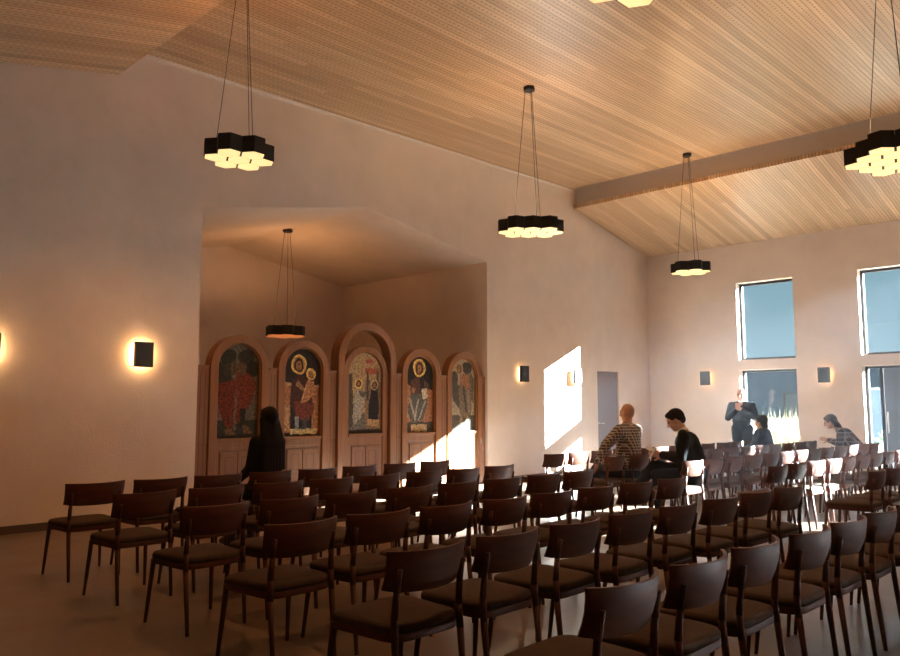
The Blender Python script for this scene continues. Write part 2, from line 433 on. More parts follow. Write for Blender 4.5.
# u runs -0.5..0.5 across the panel, v runs 0..2 upward (units of the panel width)
GOLD, FLESH = (0.85, 0.60, 0.20), (0.38, 0.21, 0.12)
def saint(cx, v, s=1.0, halo=GOLD, hair=(0.06, 0.03, 0.02)):
    return [E_(cx, v, 0.15*s, 0.16*s, halo), E_(cx, v, 0.115*s, 0.125*s, (0.45, 0.27, 0.10)), E_(cx, v-0.01*s, 0.09*s, 0.115*s, hair), E_(cx, v-0.02*s, 0.052*s, 0.082*s, FLESH),
            R_(cx-0.03*s, cx+0.03*s, v-0.012*s, v, (0.10, 0.05, 0.03)), E_(cx, v-0.07*s, 0.03*s, 0.012*s, (0.3, 0.08, 0.06))]
ICONS = [
 # two embracing figures in red robes
 dict(bg=(0.27, 0.25, 0.20), s=[R_(-0.5, 0.5, 0, 0.36, (0.07, 0.075, 0.065)), E_(-0.24, 1.66, 0.20, 0.15, (0.07, 0.075, 0.06)), E_(0.18, 1.66, 0.19, 0.15, (0.08, 0.08, 0.065)), E_(0.33, 1.42, 0.17, 0.17, (0.055, 0.06, 0.05)),
   P_([(-0.48, 1.55), (-0.18, 1.5), (-0.12, 1.05), (-0.40, 1.0)], (0.06, 0.065, 0.055)), E_(-0.22, 1.38, 0.13, 0.13, (0.11, 0.09, 0.07)),
   P_([(-0.45, 1.08), (-0.1, 1.2), (0.12, 0.9), (0.08, 0.35), (-0.18, 0.14), (-0.30, 0.3), (-0.42, 0.6)], (0.30, 0.065, 0.045)),
   P_([(0.0, 1.38), (0.30, 1.30), (0.44, 1.12), (0.34, 0.75), (0.24, 0.6), (0.04, 0.55), (-0.08, 1.1)], (0.34, 0.08, 0.05)),
   E_(-0.08, 1.42, 0.10, 0.14, (0.22, 0.15, 0.08)), E_(0.10, 1.42, 0.10, 0.13, (0.25, 0.16, 0.09)), P_([(0.06, 0.6), (0.2, 0.6), (0.2, 0.2), (0.1, 0.2)], (0.06, 0.06, 0.05)),
   P_([(-0.28, 0.2), (-0.12, 0.2), (0.0, 0.06), (-0.2, 0.05)], (0.32, 0.19, 0.09)), P_([(0.14, 0.26), (0.26, 0.22), (0.42, 0.06), (0.16, 0.1)], (0.34, 0.19, 0.09)),
   P_([(-0.05, 0.95), (0.0, 0.98), (-0.02, 0.15), (-0.08, 0.15)], (0.30, 0.24, 0.2))]),
 # enthroned robed figure holding a child
 dict(bg=(0.040, 0.036, 0.038), s=[R_(-0.47, -0.28, 0.08, 1.12, (0.42, 0.20, 0.10)), R_(0.28, 0.47, 0.08, 1.12, (0.42, 0.21, 0.11)), R_(-0.47, -0.26, 1.08, 1.16, (0.55, 0.38, 0.22)), R_(0.26, 0.47, 1.06, 1.12, (0.55, 0.38, 0.22)),
   P_([(-0.44, 0.62), (-0.30, 0.68), (-0.30, 0.1), (-0.44, 0.1)], (0.50, 0.30, 0.16)), R_(-0.28, 0.42, 0.04, 0.16, (0.62, 0.48, 0.24)),
   P_([(-0.24, 1.25), (-0.05, 1.38), (0.12, 1.28), (0.26, 0.9), (0.34, 0.6), (0.2, 0.3), (-0.1, 0.38), (-0.3, 0.7)], (0.085, 0.04, 0.04)), P_([(-0.2, 0.75), (0.3, 0.7), (0.32, 0.5), (0.15, 0.3), (-0.12, 0.4)], (0.20, 0.06, 0.045)),
   R_(-0.16, -0.06, 0.14, 0.42, (0.30, 0.33, 0.36)), R_(0.04, 0.14, 0.14, 0.4, (0.10, 0.09, 0.10)), P_([(-0.1, 1.22), (0.12, 1.0), (0.06, 0.95), (-0.16, 1.1)], (0.35, 0.2, 0.12))]
   + saint(-0.08, 1.56, 1.35) + [E_(0.24, 1.36, 0.13, 0.13, GOLD), E_(0.24, 1.34, 0.075, 0.09, FLESH), P_([(0.06, 0.98), (0.16, 1.24), (0.34, 1.2), (0.32, 0.9), (0.16, 0.74), (-0.02, 0.72)], (0.48, 0.24, 0.13)), P_([(0.1, 1.1), (0.14, 1.12), (0.04, 0.78), (0.0, 0.78)], (0.62, 0.42, 0.24))]),
 # two standing figures before a tower
 dict(bg=(0.44, 0.31, 0.18), s=[P_([(0.02, 1.28), (0.5, 1.24), (0.5, 0), (0.02, 0)], (0.26, 0.17, 0.12)), R_(0.02, 0.44, 1.42, 1.56, (0.45, 0.12, 0.07)), R_(0.06, 0.12, 0.8, 1.5, (0.09, 0.07, 0.06)), R_(0.36, 0.42, 0.8, 1.5, (0.10, 0.08, 0.07)), E_(0.14, 1.72, 0.12, 0.05, (0.42, 0.10, 0.07)),
   P_([(-0.5, 0), (-0.5, 1.35), (-0.38, 1.45), (-0.34, 0.9), (-0.3, 0)], (0.10, 0.085, 0.07)), R_(-0.5, 0.5, 0.0, 0.10, (0.05, 0.045, 0.04)),
   P_([(-0.44, 0.08), (-0.2, 0.42), (0.02, 0.5), (0.04, 0.1)], (0.17, 0.16, 0.15)),
   P_([(-0.28, 0.95), (-0.12, 1.06), (0.0, 0.9), (-0.06, 0.7), (-0.1, 0.35), (-0.32, 0.2), (-0.34, 0.5)], (0.40, 0.37, 0.33)), P_([(-0.2, 1.02), (0.06, 0.98), (0.08, 0.9), (-0.1, 0.86)], (0.13, 0.12, 0.11)),
   P_([(0.2, 1.05), (0.36, 1.08), (0.44, 0.75), (0.42, 0.32), (0.14, 0.32), (0.12, 0.6)], (0.03, 0.028, 0.035)), P_([(0.1, 0.34), (0.46, 0.32), (0.44, 0.14), (0.06, 0.2)], (0.50, 0.32, 0.16))]
   + saint(-0.18, 1.18, 0.75) + saint(0.3, 1.16, 0.8, (0.5, 0.45, 0.35))),
 # seated robed teacher with open book
 dict(bg=(0.036, 0.033, 0.036), s=[P_([(-0.5, 1.25), (-0.3, 1.15), (0.3, 1.1), (0.5, 1.05), (0.5, 0), (-0.5, 0)], (0.42, 0.19, 0.11)), R_(-0.5, 0.5, 0.0, 0.26, (0.09, 0.07, 0.055)), R_(-0.28, 0.26, 0.02, 0.2, (0.55, 0.38, 0.20)), R_(-0.5, -0.4, 0.3, 1.0, (0.52, 0.36, 0.22)),
   P_([(-0.3, 1.28), (-0.08, 1.4), (0.14, 1.38), (0.32, 1.2), (0.3, 0.95), (-0.28, 0.95)], (0.13, 0.065, 0.055)), P_([(0.0, 1.4), (0.18, 1.38), (0.16, 1.0), (0.04, 1.0)], (0.045, 0.04, 0.05)),
   P_([(-0.3, 0.95), (0.24, 0.98), (0.28, 0.7), (0.12, 0.3), (-0.22, 0.22), (-0.4, 0.5)], (0.13, 0.13, 0.12)), P_([(-0.36, 0.85), (-0.30, 0.88), (-0.1, 0.3), (-0.16, 0.28)], (0.42, 0.38, 0.32)), P_([(-0.05, 0.85), (0.0, 0.85), (-0.12, 0.35), (-0.18, 0.36)], (0.42, 0.38, 0.32)), P_([(0.2, 0.8), (0.24, 0.78), (0.0, 0.3), (-0.04, 0.3)], (0.48, 0.44, 0.38)),
   P_([(0.08, 1.08), (0.28, 1.12), (0.30, 0.88), (0.12, 0.82)], (0.60, 0.50, 0.38)), E_(-0.2, 1.05, 0.06, 0.07, FLESH)]
   + saint(0.0, 1.62, 1.45)),
 # winged figure in grey robes
 dict(bg=(0.42, 0.36, 0.27), s=[R_(-0.5, 0.5, 0, 0.42, (0.10, 0.09, 0.075)), E_(0.18, 1.68, 0.2, 0.16, (0.08, 0.08, 0.075)), E_(-0.32, 1.38, 0.15, 0.2, (0.09, 0.08, 0.07)), P_([(-0.45, 1.3), (-0.1, 1.2), (-0.08, 0.55), (-0.36, 0.8)], (0.10, 0.09, 0.08)),
   P_([(0.3, 1.6), (0.46, 1.4), (0.44, 0.7), (0.3, 0.9)], (0.15, 0.14, 0.12)), P_([(-0.02, 1.5), (0.25, 1.55), (0.34, 1.3), (0.36, 0.5), (0.2, 0.3), (-0.1, 0.45), (-0.14, 1.1)], (0.22, 0.17, 0.13)), P_([(-0.08, 1.5), (0.26, 1.5), (0.3, 1.15), (0.0, 1.1)], (0.40, 0.19, 0.11)),
   P_([(0.0, 1.2), (0.08, 1.2), (0.2, 0.5), (0.12, 0.5)], (0.08, 0.07, 0.065)), P_([(0.2, 1.1), (0.26, 1.1), (0.3, 0.5), (0.24, 0.5)], (0.34, 0.28, 0.22)), R_(-0.1, 0.0, 0.2, 0.45, (0.35, 0.25, 0.16)), R_(0.14, 0.24, 0.2, 0.4, (0.35, 0.25, 0.16))]
   + saint(-0.12, 1.66, 1.0, (0.4, 0.33, 0.2), (0.14, 0.08, 0.05)))]
def icon(k, cy, z0, wd, ztop, parent):
    nu = 64; h = ztop-z0; cell = wd/nu; nv = int(h/cell)+1; r = wd/2; zs = ztop-r
    rnd = random.Random(k+3)
    bm = bmesh.new(); lay = bm.loops.layers.float_color.new('pigment')
    V = {}
    def vert(i, j):
        if (i, j) not in V: V[(i, j)] = bm.verts.new((0, cy-r+cell*i, z0+min(cell*j, h)))
        return V[(i, j)]
    for i in range(nu):
        for j in range(nv):
            yy = -r+cell*(i+0.5); zz = z0+cell*(j+0.5)
            if zz > zs and math.hypot(yy, zz-zs) > r+0.03: continue
            u = yy/wd; v = cell*(j+0.5)/h*2.0*0.97
            uu = u+0.005*math.sin(v*17+k); vv = v+0.006*math.sin(u*21+k)
            col = ICONS[k]['bg']
            for fn, c in ICONS[k]['s']:
                if fn(uu, vv): col = c
            q = (0.8+0.4*rnd.random())*(0.55 if k == 0 else 1.0)
            f = bm.faces.new((vert(i, j), vert(i+1, j), vert(i+1, j+1), vert(i, j+1)))
            for lp in f.loops: lp[lay] = (col[0]*q, col[1]*q, col[2]*q, 1)
    bmesh.ops.recalc_face_normals(bm, faces=bm.faces)
    me = bpy.data.meshes.new('painting'); bm.to_mesh(me); bm.free(); me.materials.append(M['icon'])
    o = bpy.data.objects.new('painting', me); C.objects.link(o); o.parent = parent; o.location = (-0.10, 0, 0)
    return o
def arch_path(cy, zs, r, z0, n=28):
    return [(cy-r, z0)] + [(cy-r*math.cos(PI*i/n), zs+r*math.sin(PI*i/n)) for i in range(n+1)] + [(cy+r, z0)]
SB = (-0.19, -0.06)
ILAB = ['arched oak bay with painting of two figures in red robes, leftmost of the screen',
        'arched oak bay with painting of enthroned figure holding a child',
        'tall central oak bay with open upper arch above painting of two standing figures',
        'arched oak bay with painting of seated bearded figure holding a book',
        'arched oak bay with painting of grey winged figure, beside the right alcove wall']
def lower_doors(p, cy, hw, xf):
    # recessed cupboard with frame and cross-shaped division
    for sgn in (-1, 1):
        a, b = sorted((cy+sgn*0.006, cy+sgn*hw))
        w = MB(); w.box(xf, xf+0.012, a, b, 0.12, 0.74)
        dd = w.build('cupboard_door', M['oak'], p, bevel=0.004)
        g = MB(); inner = cy+sgn*0.055; outer = cy+sgn*(hw-0.06)
        i0, i1 = sorted((inner, outer))
        for z0, z1 in ((0.2, 0.42), (0.46, 0.68)):
            frame_pts = ((i0, i0+0.008, z0, z1), (i1-0.008, i1, z0, z1), (i0, i1, z0, z0+0.008), (i0, i1, z1-0.008, z1))
            for y0, y1, q0, q1 in frame_pts: g.box(xf+0.010, xf+0.0135, y0, y1, q0, q1)
        g.build('moulding', M['grooveshade'], dd)
    g = MB()
    for y0, y1, z0, z1 in ((cy-hw-0.012, cy-hw, 0.11, 0.762), (cy+hw, cy+hw+0.012, 0.11, 0.762), (cy-hw, cy+hw, 0.75, 0.762), (cy-0.004, cy+0.004, 0.12, 0.75)):
        g.box(xf, xf+0.004, y0, y1, z0, z1)
    g.build('groove', M['grooveshade'], p)  # raised dark strips, groove shade put into colour
for k, cy in enumerate((5.43, 6.455, 7.615, 8.775, 9.81)):
    t = thing('icon_screen_bay', ILAB[k], 'screen', (0, 0, 0), group='bays of the painted oak screen')
    t.location = (0, cy, 0)
    x0, x1 = SB
    if k != 2:
        R, ri, zs, hw = 0.435, 0.325, 1.855, 0.30
        w = MB(); w.strip(arch_path(0, zs, R, 0.0), arch_path(0, zs, ri, 0.0), 'X', x0, x1+0.03)
        w.build('arch_frame', M['oak'], t, bevel=0.006)
        w = MB(); w.strip(arch_path(0, zs, ri+0.002, 0.92), arch_path(0, zs, ri-0.018, 0.92), 'X', x0, x1+0.005)
        w.build('inner_moulding', M['oak'], t, bevel=0.003)
        w = MB(); w.box(x0, x1, -ri, ri, 0.0, 0.915); w.build('lower_panel', M['oak'], t)
        w = MB(); w.box(x1, x1+0.02, -ri, ri, 0.88, 0.925); w.box(x1, x1+0.012, -ri, ri, 0.79, 0.80); w.build('rail', M['oak'], t, bevel=0.003)
        w = MB(); w.prism(arch_path(0, zs, ri+0.05, 0.9), 'X', x0, -0.115); w.build('backing_board', M['oak'], t)
        icon(k, 0, 0.925, 0.65, 2.185, t)
        lower_doors(t, 0, 0.255, x1)
    else:
        R, ri, zs = 0.57, 0.455, 2.06
        w = MB(); w.strip(arch_path(0, zs, R, 0.0), arch_path(0, zs, ri, 0.0), 'X', x0-0.02, x1+0.05); w.build('arch_frame', M['oak'], t, bevel=0.006)
        zs2, r2, r2i = 1.83, 0.44, 0.335
        w = MB(); w.strip(arch_path(0, zs2, r2, 0.0), arch_path(0, zs2, r2i, 0.0), 'X', x0, x1); w.build('door_arch', M['oak'], t, bevel=0.006)
        w = MB(); w.box(x0, x1-0.01, -r2i, r2i, 0.0, 0.925); w.build('lower_panel', M['oak'], t)
        w = MB(); w.box(x1-0.01, x1+0.012, -r2i, r2i, 0.89, 0.935); w.build('rail', M['oak'], t, bevel=0.003)
        w = MB(); w.prism(arch_path(0, zs2, r2i+0.05, 0.9), 'X', x0, -0.115); w.build('backing_board', M['oak'], t)
        icon(k, 0, 0.935, 0.66, 2.175, t)
        lower_doors(t, 0, 0.265, x1-0.01)
POSTS = [(4.82, 4.985, 'left end'), (5.875, 6.01, 'first and second paintings'), (6.90, 7.035, 'second painting and tall central arch'), (8.195, 8.33, 'tall central arch and fourth painting'), (9.22, 9.365, 'fourth and fifth paintings'), (10.255, 10.35, 'right end')]
for y0, y1, tx in POSTS:
    cy = (y0+y1)/2; hw = (y1-y0)/2
    lab = 'square oak screen post between the '+tx if 'and' in tx else 'square oak post at the '+tx+' of the painted screen'
    t = thing('screen_post', lab, 'post', (0, cy, 0), group='posts of the painted oak screen')
    w = MB().box(SB[0], SB[1]+0.01, -hw, hw, 0.0, 1.84); w.build('shaft', M['oak'], t, bevel=0.004)
    w = MB().box(SB[0], SB[1]+0.02, -hw, hw, 1.84, 1.87); w.build('cap', M['oak'], t, bevel=0.004)
    w = MB()
    for sgn in (-1, 1): w.box(SB[1]+0.01, SB[1]+0.013, sgn*hw*0.4-0.004, sgn*hw*0.4+0.004, 0.1, 1.78)
    w.box(SB[1]+0.01, SB[1]+0.014, -hw, hw, 0.85, 0.858)
    w.build('groove', M['grooveshade'], t)  # post grooves drawn as dark strips in place of real shade

# ------------------------------------------------------------------ pendants
def hexpts(cx, cy, r, a0=PI/6): return [(cx+r*math.cos(a0+PI/3*i), cy+r*math.sin(a0+PI/3*i)) for i in range(6)]
HW = 0.222                           # across flats
def cells(rows):
    out = []
    for j, nn in enumerate(rows):
        for i in range(nn): out.append(((i-(nn-1)/2)*HW, (j-(len(rows)-1)/2)*HW*0.866))
    return out
def pendant(x, y, zb, ztop, rows, rot, label, dim=False, power=0, up=70, col=(1.0, 0.62, 0.30), ntip=0.0):
    t = thing('pendant_lamp', label, 'pendant lamp', (x, y, ztop), group='hexagon cluster pendants')
    H = 0.16; h0 = zb-ztop
    R = HW/math.sqrt(3)
    w = MB(); w.prism([(0.085*math.cos(PI/3*i), 0.085*math.sin(PI/3*i)) for i in range(6)], 'Z', -0.055, 0.0)
    w.build('canopy', M['black'], t, bevel=0.004)
    cs = cells(rows); ca, sa = math.cos(rot), math.sin(rot)
    sh = bpy.data.objects.new('shade', None)
    for i, (cx, cy) in enumerate(cs):
        px, py = cx*ca-cy*sa, cx*sa+cy*ca
        a0 = PI/6+rot
        w = MB()
        o_ = hexpts(0, 0, R*0.985, a0); i_ = hexpts(0, 0, R*0.92, a0)
        w.strip(o_+[o_[0]], i_+[i_[0]], 'Z', 0, H)
        w.prism(hexpts(0, 0, R*0.93, a0), 'Z', H-0.01, H-0.002)
        cell = w.build('hexagon_shade', M['black'], t, loc=(px, py, h0))
        MB().prism(hexpts(0, 0, R*0.90, a0), 'Z', -0.006 if not dim else -0.012, 0.012).build('diffuser', M['glow_dim' if dim else 'glow'], cell)
    rr = HW*1.0
    for i in range(3):
        a = rot+PI/6+2*PI/3*i+0.5
        MB().tube((0.055*math.cos(a), 0.055*math.sin(a), -0.05), (rr*math.cos(a), rr*math.sin(a), h0+H-0.01), 0.0038, seg=6).build('cable', M['black'], t)
    if power:
        ld = bpy.data.lights.new('pendant_bulb', 'SPOT'); ld.energy = power; ld.color = col; ld.shadow_soft_size = 0.02; ld.spot_size = 2.9; ld.spot_blend = 0.6
        lo = bpy.data.objects.new('pendant_bulb', ld); C.objects.link(lo); lo.location = (0, 0, h0-0.03); lo.parent = t
    if up:  # spot added above the capped shades to warm ceiling and upper walls
        ld = bpy.data.lights.new('added_uplight', 'SPOT'); ld.energy = up; ld.color = col; ld.shadow_soft_size = 0.12; ld.spot_size = 2.95; ld.spot_blend = 0.5
        lo = bpy.data.objects.new('added_uplight', ld); C.objects.link(lo); lo.location = (0, 0, h0+H+0.03); lo.rotation_euler = (PI, 0, 0); lo.parent = t
    return t
R7, R10 = (2, 3, 2), (3, 4, 3)
PW = 40; UP = 55
pendant(2.45, 3.87, 3.76, zc(3.87), R7, 1.13, 'black hexagon cluster pendant at upper left in front of the bare wall', power=50, up=22, col=(1.0, 0.40, 0.12))
pendant(2.72, 8.17, 3.70, zc(8.17), R10, 0.79, 'black hexagon cluster pendant hanging at centre, its canopy on the wood ceiling', power=PW, up=UP)
pendant(2.85, 12.53, 3.69, zc(12.53), R7, 0.3, 'small black hexagon pendant farthest away, in front of the sloped far panel', power=PW, up=UP)
pendant(7.16, 8.2, 3.70, zc(8.2), (2, 3, 4, 3, 2), 0.24, 'large black hexagon cluster pendant at the right edge', power=PW, up=UP)
pendant(7.09, 3.50, 3.685, zc(3.5), R10, 2.05, 'pendant at top edge showing only its glowing lower hexagons', power=35, up=10, col=(1.0, 0.42, 0.14))
pendant(-2.1, 7.5, 2.55, 4.42, R7, 0.6, 'dim black hexagon pendant hanging inside the alcove above the screen', dim=True, power=12, up=45, col=(1, 0.5, 0.2))

# ------------------------------------------------------------------ sconces
def sconce(loc, rz, label, m='sglow'):
    t = thing('wall_sconce', label, 'wall lamp', loc, rz, 'box wall sconces')
    MB().box(0.0, 0.02, -0.06, 0.06, -0.1, 0.1).build('back_plate', M['sconce'], t)
    MB().box(0.02, 0.060, -0.09, 0.09, -0.12, 0.12).build('light_strip', M[m], t)
    MB().box(0.060, 0.120, -0.11, 0.11, -0.15, 0.15).build('cover', M['sconce'], t, bevel=0.004)
    return t
sconce((0, 4.05, 1.955), 0, 'black box sconce glowing on the bare wall left of the alcove')
sconce((0, 2.40, 1.955), 0, 'black box sconce cut off by the left edge, glowing on the bare wall')
sconce((0, 11.30, 1.955), 0, 'black box sconce on the wall between alcove and sunlit patch', 'sglow2')
sconce((0, 13.02, 1.955), 0, 'box sconce standing in the sunlit patch beside the door', 'sglow2')
sconce((1.41, YB, 1.965), -PI/2, 'small box sconce on window wall left of the first window', 'sglow2')
sconce((3.86, YB, 1.965), -PI/2, 'box sconce on window wall between the two windows', 'sglow2')

# ------------------------------------------------------------------ chairs
def sweep_panel(n=18):
    """wrap-around backrest: arc in plan, ends forward (towards -x)"""
    bm = bmesh.new(); R = 0.36; half = 0.242; thick = 0.016
    rows_ = []
    for i in range(n+1):
        s = -1+2*i/n; a = s*half/R*1.05
        y = R*math.sin(a); xx = -R*(1-math.cos(a))
        ztop = 0.735+0.003*abs(s)**2
        zbot = 0.562+0.014*abs(s)**4
        cols = []
        for j in range(5):
            f = j/4; z = zbot+(ztop-zbot)*f
            lean = 0.24*(z-0.562)+0.012*math.sin(PI*f)
            nx, ny = math.cos(a), math.sin(a)
            yk = y*(0.97+0.03*f)
            cols.append((bm.verts.new((xx+lean, yk, z)), bm.verts.new((xx+lean-thick*nx, yk-thick*ny*(1), z))))
        rows_.append(cols)
    for i in range(n):
        for j in range(4):
            A, B = rows_[i], rows_[i+1]
            for q in ((A[j][0], B[j][0], B[j+1][0], A[j+1][0]), (A[j][1], A[j+1][1], B[j+1][1], B[j][1])):
                bm.faces.new(q).smooth = True
        bm.faces.new((rows_[i][0][0], rows_[i][0][1], rows_[i+1][0][1], rows_[i+1][0][0]))
        bm.faces.new((rows_[i][4][0], rows_[i+1][4][0], rows_[i+1][4][1], rows_[i][4][1]))
    for i in (0, n):
        for j in range(4): bm.faces.new((rows_[i][j][0], rows_[i][j+1][0], rows_[i][j+1][1], rows_[i][j][1]))
    m = MB(); m.bm = bm; return m
def rounded(w0, w1, d, r, n=6, ox=0.0):
    """seat outline (x,y): front at -x; wide at the front (w1), narrower at the rear (w0)"""
    cor = [(0, -w0/2), (0, w0/2), (-d, w1/2), (-d, -w1/2)]
    out = []
    for i in range(4):
        p = Vector(cor[i]); a = (Vector(cor[i-1])-p).normalized(); b = (Vector(cor[(i+1) % 4])-p).normalized()
        for k in range(n+1):
            t = k/n; q = p+a*r*(1-t)**2+b*r*t**2
            out.append((q.x+ox, q.y))
    return out
def make_chair(label):
    t = thing('stacking_chair', label, 'chair')
    sweep_panel().build('backrest', M['chair'], t, bevel=0.003).location = (0.0, 0, 0)
    w = MB(); w.prism(rounded(0.40, 0.46, 0.425, 0.09, ox=-0.025), 'Z', 0.365, 0.400, smooth=True); w.build('seat_frame', M['chair'], t, bevel=0.006)
    # padded seat, domed
    bm = bmesh.new()
    rings = [(1.0, 0.400), (1.0, 0.420), (0.97, 0.431), (0.88, 0.438), (0.6, 0.444), (0.25, 0.446)]
    base = rounded(0.405, 0.465, 0.43, 0.10, ox=-0.024); c = Vector((-0.235, 0)); prev = None
    for sc, z in rings:
        ring = [bm.verts.new((c.x+(p[0]-c.x)*sc, p[1]*sc, z)) for p in base]
        if prev:
            for i in range(len(ring)): bm.faces.new((prev[i], prev[(i+1) % len(ring)], ring[(i+1) % len(ring)], ring[i])).smooth = True
        else: bm.faces.new(ring[::-1])
        prev = ring
    bm.faces.new(prev).smooth = True
    m = MB(); m.bm = bm; m.build('seat_cushion', M['seat'], t)
    for sy in (-1, 1):
        # rear leg sweeps up into the backrest post
        w = MB(); pts = [((0.004, sy*0.190, 0.0), 0.011), ((-0.034, sy*0.192, 0.36), 0.016), ((-0.042, sy*0.190, 0.46), 0.016), ((-0.032, sy*0.187, 0.57), 0.0145), ((-0.012, sy*0.186, 0.665), 0.011)]
        for (p, r), (q, s_) in zip(pts, pts[1:]): w.tube(p, q, r, s_, 8)
        w.build('leg', M['leg'], t)
        w = MB(); w.tube((-0.465, sy*0.222, 0.0), (-0.425, sy*0.200, 0.385), 0.010, 0.017, 8); w.build('leg', M['leg'], t)
    return t
ROWN = ['row nearest the screen', 'second row from the screen', 'third row from the screen', 'fourth row from the screen', 'fifth row from the screen', 'row nearest the camera']
chair0 = None
def place(x, y, label, group, rz=0):
    global chair0
    if chair0 is None:
        chair0 = make_chair(label); chair0.location = (x, y, 0); chair0.rotation_euler = (0, 0, rz); chair0['group'] = group; return chair0
    return dup(chair0, (x, y, 0), rz, label, group)
jr = random.Random(3)
XS = [2.82, 3.78, 4.765, 5.735, 6.715, 7.665]; YS = [2.50, 2.48, 2.45, 2.41, 2.365, 2.39]
for i, x0 in enumerate(XS):
    for j in range(8):
        y = YS[i]+0.521*j
        lab = 'walnut chair, near block, %s from the left in the %s' % (ORD[j], ROWN[i])
        if (i, j) == (0, 3): lab = 'walnut chair under the seated woman with very long hair'
        place(x0+0.04*(y-2.4)+jr.uniform(-.012, .012), y+jr.uniform(-.012, .012), lab, 'chairs of the near block', jr.uniform(-.03, .03))
ROWF = ['row along the wall', 'second row from the wall', 'third row from the wall', 'fourth row from the wall', 'fifth row from the wall']
XF = (3.12, 3.99, 5.0, 5.98, 6.9); YF = (8.18, 8.22, 8.2, 8.1, 8.1)
for i, x0 in enumerate(XF):
    for j in range(13):
        y = YF[i]+0.52*j
        px, py = proj(x0, y, 0.78)
        if px > 915: continue
        lab = 'walnut chair, far block, %s from the aisle in the %s' % (ORD[j], ROWF[i])
        lab = {(1, 1): 'walnut chair under the seated bald man in checked shirt', (2, 1): 'walnut chair under the man in black suit', (1, 9): 'walnut chair under the small dark-haired person', (2, 12): 'walnut chair under the woman in plaid shirt'}.get((i, j), lab)
        place(x0+jr.uniform(-.01, .01)+0.02*(y-8.2), y+jr.uniform(-.012, .012), lab, 'chairs of the far block', jr.uniform(-.03, .03))

# ------------------------------------------------------------------ people
def remesh(o, vox, smooth=4):
    m = o.modifiers.new('union', 'REMESH'); m.mode = 'VOXEL'; m.voxel_size = vox; m.use_smooth_shade = True
    s = o.modifiers.new('smooth', 'SMOOTH'); s.iterations = smooth; s.factor = 0.5
    return o
def V3(*a): return Vector(a)
def head(mb, c, fwd, up, s=1.0):
    """skull, jaw, nose, ears, brow, lips; c = centre of the skull; local axes fwd/up"""
    f = fwd.normalized(); r = f.cross(up).normalized(); u = r.cross(f).normalized()
    rot = Matrix((r, f, u)).transposed()
    P = lambda x, y, z: c+(r*x+f*y+u*z)*s
    mb.ball(P(0, -0.008, 0.018), (0.076*s, 0.096*s, 0.100*s), 20, 14, rot)
    mb.ball(P(0, 0.022, -0.038), (0.060*s, 0.068*s, 0.078*s), 18, 12, rot)
    mb.ball(P(0, 0.062, -0.088), (0.028*s, 0.026*s, 0.024*s), 12, 8, rot)          # chin
    mb.cap(P(0, 0.092, 0.010), P(0, 0.112, -0.028), 0.009*s, 0.014*s)                # nose
    mb.ball(P(0, 0.103, -0.034), (0.017*s, 0.012*s, 0.009*s), 10, 8, rot)
    for sx in (-1, 1):
        mb.ball(P(sx*0.077, -0.005, -0.012), (0.008*s, 0.017*s, 0.031*s), 12, 8, rot)   # ears
        mb.cap(P(sx*0.014, 0.086, 0.030), P(sx*0.048, 0.074, 0.030), 0.011*s, 0.010*s)   # brows
        mb.ball(P(sx*0.040, 0.062, -0.025), (0.020*s, 0.016*s, 0.018*s), 10, 8, rot)     # cheeks
    mb.ball(P(0, 0.086, -0.060), (0.022*s, 0.010*s, 0.009*s), 12, 8, rot)            # mouth
    return P, rot
def face_parts(P, rot, s, parent):
    w = MB()
    for sx in (-1, 1): w.ball(P(sx*0.031, 0.083, 0.008), 0.0105*s, 12, 8)
    w.build('eyes', M['eye'], parent)
    w = MB(); w.ball(P(0, 0.0945, -0.060), (0.021*s, 0.005*s, 0.006*s), 12, 6, rot); w.build('lips', M['lips'], parent)
def hand(mb, wrist, d, n, s=1.0, side=1, curl=0.5):
    """palm + five fingers; d = direction of fingers, n = palm normal (fingers curl towards n)"""
    d = d.normalized(); n = (n-d*n.dot(d)).normalized(); r = d.cross(n).normalized()
    k = 0.95*s
    for i in range(4):
        a = (i-1.5)
        base = wrist+d*0.085*k+r*a*0.019*k
        mb.cap(wrist+d*0.01*k+r*a*0.011*k, base, 0.014*k, 0.0115*k)
        ln = (0.036, 0.042, 0.039, 0.030)[i]*k
        q = base; dd = d.copy()
        for m_ in range(3):
            dd = (dd+n*curl*0.55).normalized(); e = q+dd*ln*(1.0, 0.72, 0.55)[m_]
            mb.cap(q, e, (0.0098-0.001*m_)*k, (0.0088-0.001*m_)*k); q = e
    tb = wrist+d*0.022*k-r*side*0.022*k
    td = (d*0.6-r*side*0.75+n*0.25).normalized(); q = tb+td*0.042*k
    mb.cap(tb, q, 0.015*k, 0.012*k); td2 = (td+d*0.6+n*0.35).normalized(); q2 = q+td2*0.032*k
    mb.cap(q, q2, 0.0115*k, 0.0105*k); mb.cap(q2, q2+(td2+n*0.3).normalized()*0.024*k, 0.0105*k, 0.009*k)
